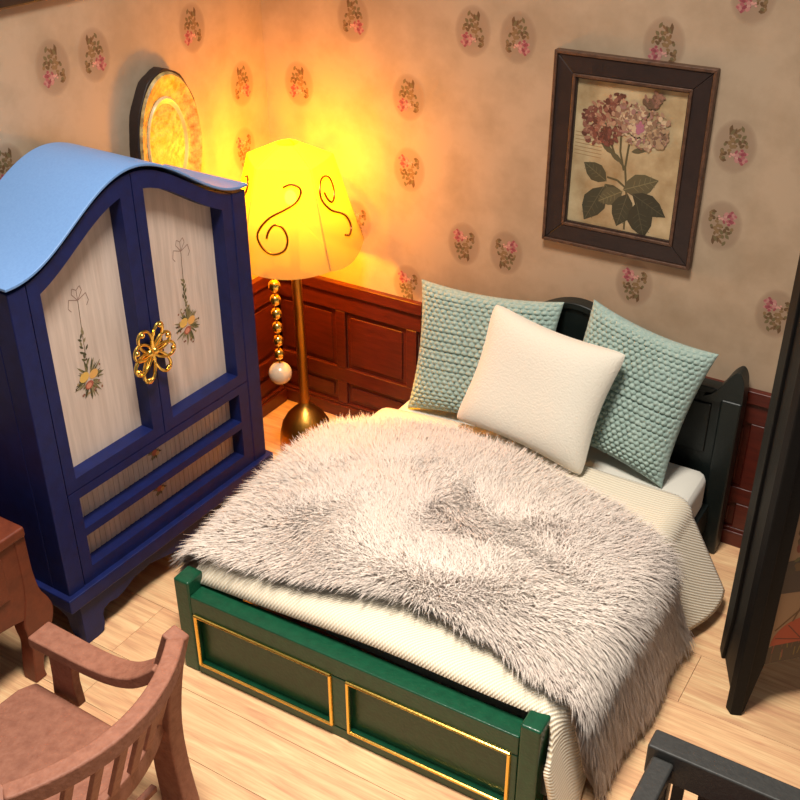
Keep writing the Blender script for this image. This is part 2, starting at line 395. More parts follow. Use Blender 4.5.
wainscot(wall_left, lambda a, d_, z: (d_, -.046-a, z), 4.3, -.075, .535)

# ================================================================== wardrobe
WY = -.028
wd = thing('wardrobe', (.6147, -2.5307, 0), 'navy blue wardrobe with wavy light blue roof and floral door panels', 'wardrobe', WY)
WL = 1.46; WD = -.56
def zr(u): 
    u = min(max(u, 0), WL); return 1.985+.152*(1-math.cos(2*PI*u/WL))
wfn = lambda u, z, w_: (w_, u, z)        # local: x = out of the front, y = along the front
NU = 40
us = [WL*i/NU for i in range(NU+1)]
# carcass: solid sides and back, open front
mb = MB().strip([(u, .25) for u in us], [(u, zr(u)-.04) for u in us], wfn, WD, -.10)
mb.build('carcass', 'navy', wd, angle=50)
# face frame: the two outer posts and the middle of the crown
for u0, u1 in ((-.02, .078), (1.378, 1.48)):
    q = [u0+(u1-u0)*i/4 for i in range(5)]
    MB().strip([(u, .34) for u in q], [(u, zr(u)-.03) for u in q], wfn, -.12, 0).build('corner_post', 'navy', wd, bevel=.006)
for sgn, u0, u1 in ((-1, -.02, .0), (1, WL, 1.48)):
    MB().box(WD, -.12, u0, u1, .34, zr(0)-.03).build('side_panel', 'navy', wd, bevel=.004)
for u0 in (-.028, 1.474):
    MB().box(WD, WD+.09, u0, u0+.014, .34, 1.95).build('side_stile', 'navy', wd, bevel=.004)
# roof
ru = [-.03+(WL+.06)*i/64 for i in range(65)]
MB().strip([(u, zr(u)-.012) for u in ru], [(u, zr(u)+.003) for u in ru], wfn, WD, .012).build('roof', 'roofblue', wd, angle=50, bevel=.004, label='wavy light blue roof')
# doors
def door(u0, u1, side):
    st = .062; top = .085
    mb = MB()
    a, b = u0, u1
    il, ir = (a+st, b-st-.01)
    lo, hi = .925, None
    mb.box(-.095, -.004, a, il, .885, .93); 
    mb = MB()
    q = [a+(il-a)*i/4 for i in range(5)]; mb.strip([(u, .885) for u in q], [(u, zr(u)-.032) for u in q], wfn, -.095, -.003)
    q = [ir+(b-ir)*i/4 for i in range(5)]; mb.strip([(u, .885) for u in q], [(u, zr(u)-.032) for u in q], wfn, -.095, -.003)
    mb.strip([(il, .885), (ir, .885)], [(il, .945), (ir, .945)], wfn, -.095, -.003)
    q = [il+(ir-il)*i/24 for i in range(25)]; mb.strip([(u, zr(u)-.032-top) for u in q], [(u, zr(u)-.032) for u in q], wfn, -.095, -.003)
    d = mb.build('door', 'navy', wd, angle=40)
    q = [il+(ir-il)*i/24 for i in range(25)]
    MB().strip([(u, .945) for u in q], [(u, zr(u)-.032-top) for u in q], wfn, -.094, -.085).build('panel', 'whitewash', d, label='whitewashed panel')
    # printed flower spray on a ribbon
    R = random.Random(5+side); p = Print(.00001)
    cx = .385 if side < 0 else 1.055
    cz = 1.345
    rb = (150, 122, 110)
    p.line([(cx+.01, cz+.40), (cx+.004, cz+.25), (cx, cz+.1)], .004, (110, 88, 70))
    for sx in (-1, 1):
        p.line([(cx+.01, cz+.40), (cx+.01+sx*.03, cz+.44), (cx+.01+sx*.022, cz+.465), (cx+.01, cz+.45), (cx+.01, cz+.40)], .004, rb)
        p.line([(cx+.01, cz+.40), (cx+.01+sx*.05, cz+.42), (cx+.01+sx*.06, cz+.38), (cx+.01+sx*.045, cz+.36)], .004, rb)
    gr = [(96, 92, 58), (122, 112, 74), (78, 74, 50), (140, 126, 92)]
    for k in range(14):
        z = cz+.07+k*.013; p.leaf(cx+R.uniform(-.012, .012), z, .03, .012, R.uniform(.6, 2.6), R.choice(gr))
    for k in range(64):
        an = R.uniform(0, 2*PI); r = R.uniform(.01, .05)
        p.leaf(cx+r*math.cos(an)*.8, cz+r*math.sin(an)*1.1, R.uniform(.035, .075), R.uniform(.007, .013), an+R.uniform(-.3, .3), R.choice(gr))
    for k in range(16):
        an = R.uniform(0, 2*PI); r = R.uniform(.07, .115); p.oval(cx+r*math.cos(an)*.75, cz+r*math.sin(an), .005, .007, R.choice([(140, 90, 70), (90, 70, 50), (170, 140, 100)]), an, 6)
    for x, z, r, c in [(-.028, .02, .03, (222, 178, 92)), (.028, .014, .028, (226, 170, 96)), (-.006, -.03, .026, (168, 92, 74)), (-.008, -.032, .016, (214, 140, 112))]:
        p.oval(cx+x, cz+z, r, r*.8, c, .3, 12)
    p.to(lambda u, z, w_: (-.0845+w_, u, z)).build('floral_print', 'print', d, label='painted flower spray hanging from a ribbon bow')
    # gold filigree half handle
    hu, hz = (.70 if side < 0 else .708), 1.372
    mb = MB()
    loops = [(118, .15, .05), (158, .13, .052), (205, .14, .05), (245, .15, .046)] if side < 0 else [(70, .15, .036), (32, .12, .044), (-12, .13, .048), (-58, .145, .046)]
    for an, L, W in loops:
        an = math.radians(an); pts = []
        for i in range(20):
            t = 2*PI*i/20; a_ = .5*(1-math.cos(t))*L; b_ = math.sin(t)*W*(.55+.45*a_/L)
            u = hu+a_*math.cos(an)-b_*math.sin(an); z = hz+a_*math.sin(an)+b_*math.cos(an)
            pts.append((.014+.016*(a_/L), u, z))
        mb.tube(pts, .0085, 8, True, upv=(1, 0, 0))
        e = pts[10]; mb.ball((e[0]+.004, e[1]-.012*math.cos(an), e[2]-.012*math.sin(an)), .014, 6)
    mb.ball((.012, hu+(-.014 if side < 0 else .014), hz), .022, 8)
    mb.build('handle', 'gold', d, label='gold filigree handle')
    return d
door(.082, .727, -1); door(.733, 1.374, 1)
# drawer front with two slots
mb = MB(); a, b = .082, 1.374
mb.strip([(a, .345), (a+.062, .345)], [(a, .88), (a+.062, .88)], wfn, -.095, -.003)
mb.strip([(b-.075, .345), (b, .345)], [(b-.075, .88), (b, .88)], wfn, -.095, -.003)
for z0, z1 in ((.345, .425), (.608, .652), (.832, .88)):
    mb.strip([(a+.062, z0), (b-.075, z0)], [(a+.062, z1), (b-.075, z1)], wfn, -.095, -.003)
dr = mb.build('drawer_front', 'navy', wd)
for z0, z1 in ((.425, .608), (.652, .832)):
    MB().box(-.094, -.085, a+.062, b-.075, z0, z1).build('panel', 'whitewash', dr, label='whitewashed panel')
    n_ = 34
    mb = MB()
    for k in range(n_):
        u0 = a+.062+(b-.075-a-.062)*k/n_; mb.box(-.086, -.082, u0+.004, u0+(b-.137-a)/n_-.004, z0, z1)
    mb.build('reeding', 'whitewash', dr)
    p = Print(.00001); R = random.Random(11)
    cz = z0+.095
    for k in range(22):
        an = R.uniform(0, 2*PI); p.leaf(.715, cz, R.uniform(.03, .06), .012, an, R.choice([(110, 100, 66), (140, 124, 92), (84, 78, 54)]))
    p.oval(.71, cz, .02, .017, (196, 110, 84)); p.oval(.73, cz-.012, .014, .013, (222, 172, 110))
    p.to(lambda u, z, w_: (-.0815+w_, u, z)).build('floral_print', 'print', dr)
# plinth, apron and feet
MB().box(WD, .03, -.05, WL+.05, .262, .345).build('plinth', 'navy', wd, bevel=.008)
ap = [(.02, 0), (.10, 0), (.135, .012), (.15, .05), (.145, .10), (.16, .135), (.2, .15), (.25, .14), (.3, .15), (.38, .185), (.5, .195), (.6, .17), (.68, .15), (.73, .14)]
lo = ap+[(WL-x, z) for x, z in ap[::-1][1:]]
MB().strip(lo, [(x, .263) for x, z in lo], wfn, -.045, .004).build('apron', 'navy', wd, angle=30, bevel=.004)
sfn = lambda d_, z, w_: (d_, w_, z)
sl = [(-.05, 0), (-.08, 0), (-.11, .05), (-.12, .12), (-.18, .15), (-.28, .16), (-.38, .15), (-.44, .12), (-.45, .05), (-.48, 0), (WD, 0)]
for u in (.025, WL-.065):
    MB().strip(sl, [(x, .263) for x, z in sl], sfn, u, u+.04).build('side_apron', 'navy', wd, angle=30)

# ================================================================== desk
DX = .60; DYE = -2.715
dk = thing('desk', (.3, -3.3, 0), 'red-brown wooden desk with shaped leg, standing beside the blue wardrobe', 'desk')
DW = (.3, -3.3, 0)
MB().box(.03, DX+.02, -3.95, DYE+.0, .83, .885).build('desktop', 'desk', dk, DW, bevel=.012)
dfn = lambda y, z, w_: (w_, y, z)
lo = [(-3.93, .40), (-3.6, .42), (-3.3, .47), (-3.0, .42), (-2.86, .40), (DYE+.005, .36)]
MB().strip(lo, [(y, .83) for y, z in lo], dfn, DX-.04, DX).build('front_apron', 'desk', dk, DW, bevel=.006)
MB().box(.05, DX-.04, DYE-.04, DYE, .42, .83).build('side_apron', 'desk', dk, DW, bevel=.006)
MB().box(.05, DX-.04, -3.93, -3.89, .42, .83).build('side_apron', 'desk', dk, DW, bevel=.006)
dd = MB().box(DX, DX+.012, -3.72, -2.86, .56, .79).build('drawer', 'desk', dk, DW, bevel=.005)
MB().ball((DX+.035, -3.29, .675), .024, 8).build('knob', 'brass', dd, DW)
# cabriole legs: outline in y-z, thickness in x
out = [(DYE, .83), (DYE+.002, .72), (DYE+.004, .62), (DYE+.02, .50), (DYE+.055, .42), (DYE+.07, .36), (DYE+.055, .29), (DYE+.01, .22), (DYE-.03, .14), (DYE-.05, .06), (DYE-.045, 0)]
inn = [(DYE-.06, .83), (DYE-.06, .72), (DYE-.06, .62), (DYE-.07, .50), (DYE-.09, .42), (DYE-.105, .36), (DYE-.1, .29), (DYE-.09, .22), (DYE-.1, .14), (DYE-.11, .06), (DYE-.115, 0)]
O = [tuple(p)[:2] for p in catmull([(a_, b_, 0) for a_, b_ in out], 4)]; I = [tuple(p)[:2] for p in catmull([(a_, b_, 0) for a_, b_ in inn], 4)]
ymir = 2*-3.315
for fl in (0, 1):
    for x0 in (DX-.085, .05):
        f_ = (lambda y, z, w_: (w_, y, z)) if not fl else (lambda y, z, w_: (w_, ymir-y, z))
        MB().strip(I, O, f_, x0, x0+.09).build('leg', 'desk', dk, DW, bevel=.008)

# ================================================================== brown armchair
ch = thing('armchair', (1.35, -3.40, 0), 'brown wooden armchair with curved slatted back, facing the desk', 'chair')
CW = (1.35, -3.40, 0); YC = -3.40
seat = [(1.0, -3.09), (1.62, -3.10), (1.66, -3.2), (1.69, -3.40), (1.66, -3.60), (1.62, -3.70), (1.0, -3.71), (.965, -3.63), (.955, -3.40), (.965, -3.16)]
seat_o = seat
MB().prism(seat_o, lambda a, b, w_: (a, b, w_), .41, .452).build('seat', 'brown', ch, CW, bevel=.014, seg=3)
for s in (1, -1):
    y = YC+s*.35
    # front leg + arm support board
    MB().sweep([(1.06, YC+s*.30, 0), (1.05, YC+s*.30, .41)], [rect(.05, .05), rect(.06, .06)], (0, 1, 0)).build('leg', 'brown', ch, CW, bevel=.006)
    sp = MB().strip([(1.075, .40), (1.09, .52), (1.10, .69)], [(1.225, .40), (1.215, .52), (1.235, .69)], lambda a, b, w_: (a, w_, b), y-.022, y+.022)
    q = sp.build('arm_support', 'brown', ch, CW, bevel=.006)
    # arm
    path = [(1.03, y+s*.004, .705), (1.16, y+s*.006, .70), (1.30, y+s*.008, .695), (1.44, y+s*.012, .70), (1.55, y+s*.02, .725), (1.63, y+s*.035, .77), (1.70, y+s*.05, .83)]
    path = catmull(path, 4); n_ = len(path)
    MB().sweep(path, [rect(.12-.02*(i/n_), .055) for i in range(n_)]).build('arm', 'brown', ch, CW, bevel=.009)
    # back post, leaning back and running to the floor
    path = catmull([(1.68, YC+s*.40, 0), (1.65, YC+s*.405, .25), (1.655, YC+s*.405, .5), (1.70, YC+s*.415, .78), (1.765, YC+s*.425, 1.0)], 5)
    MB().sweep(path, [rect(.15-.07*i/(len(path)-1), .085-.01*i/(len(path)-1)) for i in range(len(path))], (0, 1, 0)).build('back_post', 'brown', ch, CW, bevel=.01)
def back_x(y, z):
    t = (y-YC)/.43; bow = .15*(1-t*t); lean = .19*(z-.45)/.55
    return 1.585+lean+bow
# crest rail, lower rail, slats
ys = [YC-.41+.82*i/24 for i in range(25)]
MB().sweep([(back_x(y, .96), y, .965) for y in ys], rect(.07, .075)).build('crest_rail', 'brown', ch, CW, bevel=.01)
MB().sweep([(back_x(y, .54), y, .53) for y in ys], rect(.04, .10)).build('lower_rail', 'brown', ch, CW, bevel=.008)
for k in range(7):
    y = YC-.33+.66*k/6
    MB().sweep([(back_x(y, .55), y, .55), (back_x(y, .80), y, .80), (back_x(y, .95), y, .95)], rect(.022, .045), (0, 1, 0)).build('slat', 'brown', ch, CW, bevel=.004)
for s in (1, -1):
    for z in (.66, .60):
        MB().ball((1.63+.3*(z-.45), YC+s*.34, z), .018, 6).build('dowel', 'brown', ch, CW)
MB().sweep([(1.06, YC-.2, .2), (1.06, YC+.2, .2)], rect(.03, .03)).build('stretcher', 'brown', ch, CW, bevel=.004)
MB().sweep([(1.645, YC-.3, .2), (1.645, YC+.3, .2)], rect(.03, .03)).build('stretcher', 'brown', ch, CW, bevel=.004)

# ================================================================== bed
BW = (2.1, -1.25, 0)
bed = thing('bed', BW, 'dark green wooden bed with arched headboard and gold trimmed footboard', 'bed')
FA = .0222; F0 = Vector((1.1354, -2.3615, 0)); ft = Vector((math.cos(FA), math.sin(FA), 0)); fn_ = Vector((math.sin(FA), -math.cos(FA), 0))
ffn = lambda u, z, w_: tuple(F0+ft*u+fn_*w_+Vector((0, 0, z)))
def fbox(u0, u1, w0, w1, z0, z1):
    mb = MB(); return mb.add([ffn(u, z, w_) for z in (z0, z1) for w_ in (w1, w0) for u in (u0, u1)],
        [(0, 2, 3, 1)[::-1], (4, 5, 7, 6)[::-1], (0, 1, 5, 4)[::-1], (2, 6, 7, 3)[::-1], (0, 4, 6, 2)[::-1], (1, 3, 7, 5)[::-1]])
mb = MB()
for a in ((0.09, 1.775, -.105, 0, .375, .483), (0.09, 1.775, -.105, 0, 0, .062), (.09, .108, -.105, 0, .062, .375), (.872, .958, -.105, 0, .062, .375), (1.742, 1.775, -.105, 0, .062, .375), (.108, 1.742, -.105, -.03, .062, .375)):
    t = fbox(*a); mb.add(t.v, t.f)
fb = mb.build('footboard', 'green', bed, BW, bevel=.007)
for u0 in (0, 1.775):
    fbox(u0, u0+.09, -.11, .002, 0, .56).build('foot_post', 'green', bed, BW, bevel=.012, seg=3)
for u0, u1 in ((.108, .872), (.958, 1.742)):
    def bar(a, b): MB().tube([ffn(a[0], a[1], .004), ffn(b[0], b[1], .004)], .0085, 8).build('gold_trim', 'gold', fb, BW, label='thin gold beading')
    bar((u0-.003, .372), (u1, .372)); bar((u0, .066), (u1+.003, .066)); bar((u0+.003, .372), (u0+.003, .066)); bar((u1-.003, .372), (u1-.003, .066))
# headboard
hc = 2.14
def hz(x):
    t = abs(x)
    return 1.0+(.285*.5*(1+math.cos(PI*t/.62)) if t < .62 else 0)
xs = [-.90+1.8*i/60 for i in range(61)]
hfn = lambda a, b, w_: (hc+a, w_, b)
MB().strip([(x, .12) for x in xs], [(x, hz(x)) for x in xs], hfn, -.135, -.075).build('headboard', 'headgreen', bed, BW, angle=40, bevel=.006)

MB().sweep([(hc+x, -.108, hz(x)+.005) for x in xs], rect(.04, .09), (0, 1, 0)).build('crest_moulding', 'headgreen', bed, BW, angle=40, bevel=.008)
for k in range(3):
    x0 = -.80+k*.545
    MB().box(hc+x0, hc+x0+.51, -.147, -.134, .62, .92).build('raised_panel', 'headgreen', bed, BW, bevel=.01)
for s in (1, -1):
    xc = hc+s*.905
    MB().box(xc-.055, xc+.055, -.175, -.06, 0, .98).build('head_post', 'headgreen', bed, BW, bevel=.012)
    top = [(p.x, p.y) for p in catmull([(-.15, .97, 0), (-.105, 1.0, 0), (-.065, 1.05, 0), (-.03, 1.115, 0), (.005, 1.15, 0), (.03, 1.135, 0), (.048, 1.08, 0), (.055, .97, 0)], 4)]
    q_ = [(a_, .96) for a_, b_ in top]
    MB().strip(q_, top, (lambda a_, b_, w_: (xc+s*a_, w_, b_)), *((-.165, -.07) if s > 0 else (-.07, -.165))).build('post_crest', 'headgreen', bed, BW, angle=40, bevel=.006)
    xr = hc+s*.885 if s > 0 else 1.2
    MB().box(1.15 if s < 0 else 2.985, 1.19 if s < 0 else 3.025, -2.26, -.17, .14, .32).build('side_rail', 'headgreen', bed, BW, bevel=.006)
for k in range(9):
    y = -2.15+k*.24
    MB().box(1.19, 2.985, y-.05, y+.05, .262, .285).build('slat', 'darktrim', bed, BW)

# mattress
def rounded_box(x0, x1, y0, y1, z0, z1, r, nx=30, ny=30, nz=8, puff=0):
    mb = MB(); cx, cy, cz = (x0+x1)/2, (y0+y1)/2, (z0+z1)/2; hx, hy, hz_ = (x1-x0)/2, (y1-y0)/2, (z1-z0)/2
    def pt(u, v, w_):
        p = Vector((u*hx, v*hy, w_*hz_)); c = Vector((max(-hx+r, min(hx-r, p.x)), max(-hy+r, min(hy-r, p.y)), max(-hz_+r, min(hz_-r, p.z))))
        d = p-c
        if d.length > 1e-6: p = c+d.normalized()*min(r, r)
        return (cx+p.x, cy+p.y, cz+p.z+(puff*(1-u*u)*(1-v*v) if w_ > .5 else 0))
    def face(f, n1, n2):
        vs = [f(-1+2*i/n1, -1+2*j/n2) for i in range(n1+1) for j in range(n2+1)]
        mb.add(vs, [(i*(n2+1)+j, (i+1)*(n2+1)+j, (i+1)*(n2+1)+j+1, i*(n2+1)+j+1) for i in range(n1) for j in range(n2)])
    face(lambda a, b: pt(a, b, 1), nx, ny); face(lambda a, b: pt(b, a, -1), ny, nx)
    face(lambda a, b: pt(1, a, b), ny, nz); face(lambda a, b: pt(-1, b, a), nz, ny)
    face(lambda a, b: pt(b, 1, a), nz, nx); face(lambda a, b: pt(a, -1, b), nx, nz)
    return mb
mb = rounded_box(1.205, 3.0, -2.09, -.18, .285, .548, .06, 40, 40, 12)
mo = mb.build('mattress', 'sheet', None, (2.1, -1.2, .285), angle=70)
tag(mo, 'thick white mattress showing at the head of the bed', 'mattress')

# duvet: a draped sheet
DCX = 2.09; DA = .848; DR = .085
def smooth(a, b, x):
    t = min(max((x-a)/(b-a), 0), 1); return t*t*(3-2*t)
def duvet(s, y, off=0):
    """point and outward normal of the draped duvet at arc length s across the bed"""
    sg = 1 if s >= 0 else -1; a = abs(s)
    zt = .590+.030*smooth(-.7, -1.2, y)-.06*smooth(-1.75, -2.2, y)-.12*smooth(-2.16, -2.30, y)**2+.010*math.sin(5.1*y+2.2*s)*math.cos(3.7*s)
    fl = .16+(.30*smooth(-1.35, -.6, y) if sg > 0 else 0)
    if a < DA:
        x, z, n_ = a, .02*(1-(a/DA)**2), Vector((.04*sg*a, 0, 1))
    elif a < DA+DR*PI/2:
        th = (a-DA)/DR; x, z, n_ = DA+DR*math.sin(th), -DR*(1-math.cos(th)), Vector((sg*math.sin(th), 0, math.cos(th)))
    else:
        e = a-DA-DR*PI/2
        x = DA+DR+e*fl+.022*e/.4*math.sin(8*y+1); z = -DR-e*math.sqrt(max(.05, 1-fl*fl)); n_ = Vector((sg, 0, fl))
    n_.normalize()
    return Vector((DCX+sg*x, y, zt+z))+n_*off, n_
SL, SR = -1.36, 1.445
mb = MB(); NS, NY = 110, 70; vs = []; uv = []
for i in range(NS+1):
    s = SL+(SR-SL)*i/NS
    for j in range(NY+1):
        t = j/NY
        yh = -.585-.02*math.sin(3*s)-.03*smooth(-.3, -1.0, s)+.0*s
        yf = -2.262+.0222*(s+.96)*.9-.10*smooth(.90, 1.0, s)
        y = yf+(yh-yf)*t
        p, n_ = duvet(s, y)
        vs.append(p); uv.append((s, y))
mb.add(vs, [(i*(NY+1)+j, (i+1)*(NY+1)+j, (i+1)*(NY+1)+j+1, i*(NY+1)+j+1) for i in range(NS) for j in range(NY)])
mb.uv = uv
dv = mb.build('duvet', 'twill', None, (2.1, -1.4, .6), angle=80, solid=.022)
tag(dv, 'champagne twill duvet spread over the mattress', 'duvet')

# fur throw
YB = [(-1.05, -1.42), (-.97, -1.34), (-.84, -1.07), (-.65, -.90), (-.31, -.84), (.1, -.90), (.6, -1.03), (.85, -1.12), (1.0, -1.12), (1.5, -.99)]
YF = [(-1.05, -2.10), (-.97, -2.17), (-.87, -2.18), (-.35, -2.11), (.1, -2.01), (.5, -2.04), (.8, -2.12), (1.0, -2.12), (1.5, -2.02)]
FS0, FS1 = -1.07, 1.37
fur = thing('fur_throw', (2.1, -1.5, .6), 'shaggy pale mauve-grey fur throw draped across the bed', 'throw'); FWd = (2.1, -1.5, .6)
mb = MB(); NS, NY = 80, 44; vs = []
for i in range(NS+1):
    s = FS0+(FS1-FS0)*i/NS
    for j in range(NY+1):
        y = interp(s, YF)+(interp(s, YB)-interp(s, YF))*j/NY
        vs.append(duvet(s, y, .026)[0])
mb.add(vs, [(i*(NY+1)+j, (i+1)*(NY+1)+j, (i+1)*(NY+1)+j+1, i*(NY+1)+j+1) for i in range(NS) for j in range(NY)])
mb.build('backing', 'furback', fur, FWd, angle=80, solid=.008)
def make_fur(N=120000, NC=7000):
    S = rng.uniform(FS0, FS1, N*2); T = rng.uniform(0, 1, N*2)
    yb = np.interp(S, [a for a, b in YB], [b for a, b in YB]); yf = np.interp(S, [a for a, b in YF], [b for a, b in YF])
    keep = rng.uniform(0, 1, N*2) < (yb-yf)/1.4
    S, T, yb, yf = S[keep][:N], T[keep][:N], yb[keep][:N], yf[keep][:N]; N = len(S)
    Y = yf+(yb-yf)*T
    sg = np.where(S >= 0, 1., -1.); A_ = np.abs(S)
    def sm(a, b, x):
        t = np.clip((x-a)/(b-a), 0, 1); return t*t*(3-2*t)
    zt = .590+.030*sm(-.7, -1.2, Y)-.06*sm(-1.75, -2.2, Y)-.12*sm(-2.16, -2.30, Y)**2+.010*np.sin(5.1*Y+2.2*S)*np.cos(3.7*S)
    fl = .16+np.where(sg > 0, .30*sm(-1.35, -.6, Y), 0)
    th = np.clip((A_-DA)/DR, 0, PI/2); e = np.maximum(A_-DA-DR*PI/2, 0)
    X_ = np.where(A_ < DA, A_, DA+DR*np.sin(th)+e*fl+.022*e/.4*np.sin(8*Y+1))
    Z_ = np.where(A_ < DA, .02*(1-(A_/DA)**2), -DR*(1-np.cos(th))-e*np.sqrt(np.maximum(.05, 1-fl*fl)))
    nx = np.where(A_ < DA, .04*A_, np.where(e > 0, 1, np.sin(th))); nz = np.where(A_ < DA, 1, np.where(e > 0, fl, np.cos(th)))
    nn_ = np.hypot(nx, nz); nor = np.stack([sg*nx/nn_, 0*nx, nz/nn_], 1)
    pts = np.stack([DCX+sg*X_, Y, zt+Z_], 1)+nor*.033
    ts = np.stack([nor[:, 2], 0*nx, -nor[:, 0]], 1)          # across the bed, following the drape
    # comb field in (s, y): outwards from the middle, with swirls
    ds = (S+.02); dy = (Y+1.55)
    ang = 1.3*np.sin(2.6*S+1.3*Y)+1.1*np.sin(3.3*Y-1.7*S+1.0)+.6*np.sin(7*S+4*Y)
    ra = np.arctan2(dy/.62, ds/1.1)
    ra = ra+.75*np.sin(3.1*S+2.3*Y+.5)*np.cos(4.1*Y-1.9*S)*np.clip(1.25-np.hypot(ds/1.1, dy/.62), .15, 1)
    rw = .45+.5*np.clip(np.hypot(ds/1.1, dy/.62), 0, 1)
    outw = np.stack([np.cos(ra), np.sin(ra)], 1)
    hang = np.clip((S-.9)/.2, 0, 1)[:, None]
    ew = np.clip(np.hypot(ds/1.1, dy/.62)*1.35-.35, 0, 1)
    nv = np.stack([np.sin(5.3*S+2.1*np.sin(4.7*Y+1)+1.2*np.sin(9*Y+3*S))+.35, np.sin(6.1*Y+1.7*np.sin(5.2*S)+1.3*np.sin(8*S-5*Y))-.45], 1)
    cd_ = outw*(rw*ew)[:, None]+nv*(.48*(1-.75*ew))[:, None]
    cd_ = cd_*(1-hang)+np.array([.9, -.1])*hang+hang*outw*.35
    cd_ += rng.normal(0, .16, (N, 2))
    L = rng.uniform(.09, .17, N)*(1+.1*hang[:, 0])
    lay = .95
    tipdir = nor*(.5+.25*hang[:, 0]+rng.normal(0, .10, N))[:, None]+ts*cd_[:, :1]*lay+np.array([0, 1, 0])*cd_[:, 1:]*lay
    tipdir[:, 2] -= .25*hang[:, 0]
    tipdir /= np.linalg.norm(tipdir, axis=1, keepdims=True)
    tip = pts+tipdir*L[:, None]
    # clumps: tips gather towards the middle of small jittered cells
    cell = .022; gi = np.floor(S/cell).astype(int); gj = np.floor(Y/cell).astype(int)
    hsh = lambda a, b, k: np.modf(np.abs(np.sin(a*127.1+b*311.7+k*74.7)*43758.5453))[0]
    best = np.full(N, 9.); bs = np.zeros(N); by = np.zeros(N); cn = np.zeros(N)
    for di in (-1, 0, 1):
        for dj in (-1, 0, 1):
            a_, b_ = gi+di, gj+dj; cs_ = (a_+hsh(a_, b_, 1))*cell; cy_ = (b_+hsh(a_, b_, 2))*cell
            d = (cs_-S)**2+(cy_-Y)**2; q = d < best
            best = np.where(q, d, best); bs = np.where(q, cs_, bs); by = np.where(q, cy_, by); cn = np.where(q, hsh(a_, b_, 3), cn)
    ctip = tip+ts*((bs-S)*1.1)[:, None]+np.array([0, 1, 0])*((by-Y)*1.1)[:, None]
    g = rng.uniform(.2, .6, N)[:, None]
    tip = tip*(1-g)+ctip*g
    mid = pts*.5+tip*.5+nor*(L*.18)[:, None]
    # colours
    cb = np.array(lin((238, 224, 211))); ct = np.array(lin((248, 239, 226))); cm = np.array(lin((218, 200, 191)))
    patch = .5+.5*np.sin(4.3*S+2*np.sin(3*Y))*np.sin(5.1*Y+1.5*np.sin(2.2*S))
    k = np.clip(.55*cn+.45*patch+rng.normal(0, .12, N), 0, 1)[:, None]
    colr = cm*(1-k)+cb*k; colt = colr*.55+ct*.45
    # geometry: three-sided tapered strands
    tt_ = tipdir; a = np.cross(tt_, rng.normal(0, 1, (N, 3))); a /= np.linalg.norm(a, axis=1, keepdims=True); b = np.cross(tt_, a)
    V = np.zeros((N, 7, 3)); Cc = np.ones((N, 7, 4)); R0 = .0030; R1 = .0023
    for q in range(3):
        o = a*math.cos(2*PI*q/3)+b*math.sin(2*PI*q/3)
        V[:, q] = pts-nor*.004+o*R0; V[:, 3+q] = mid+o*R1
        Cc[:, q, :3] = colr; Cc[:, 3+q, :3] = colr*.7+colt*.3
    V[:, 6] = tip; Cc[:, 6, :3] = colt
    V -= np.array(FWd)
    F = []
    tri = np.array([[0, 1, 4], [0, 4, 3], [1, 2, 5], [1, 5, 4], [2, 0, 3], [2, 3, 5], [3, 4, 6], [4, 5, 6], [5, 3, 6]])
    idx = (np.arange(N)[:, None, None]*7+tri[None]).reshape(-1)
    me = bpy.data.meshes.new('fur_pile'); me.vertices.add(N*7); me.vertices.foreach_set('co', V.astype('f').ravel())
    nt = N*9; me.loops.add(nt*3); me.loops.foreach_set('vertex_index', idx.astype('i')); me.polygons.add(nt)
    me.polygons.foreach_set('loop_start', np.arange(nt, dtype='i')*3); me.polygons.foreach_set('use_smooth', np.ones(nt, bool))
    me.update(calc_edges=True)
    at = me.color_attributes.new('Col', 'FLOAT_COLOR', 'POINT'); at.data.foreach_set('color', Cc.astype('f').ravel())
    me.materials.append(MT['fur'])
    NN = np.repeat(nor[:, None, :], 7, 1)*.75
    for q in range(3):
        o = a*math.cos(2*PI*q/3)+b*math.sin(2*PI*q/3); NN[:, q] += o*.3; NN[:, 3+q] += o*.3
    NN /= np.linalg.norm(NN, axis=2, keepdims=True)
    me.normals_split_custom_set_from_vertices(NN.reshape(-1, 3).tolist())
    o = bpy.data.objects.new('fur_pile', me); COL.objects.link(o); o.parent = fur; o['kind'] = 'stuff'; o['label'] = 'long soft fur pile'
make_fur()

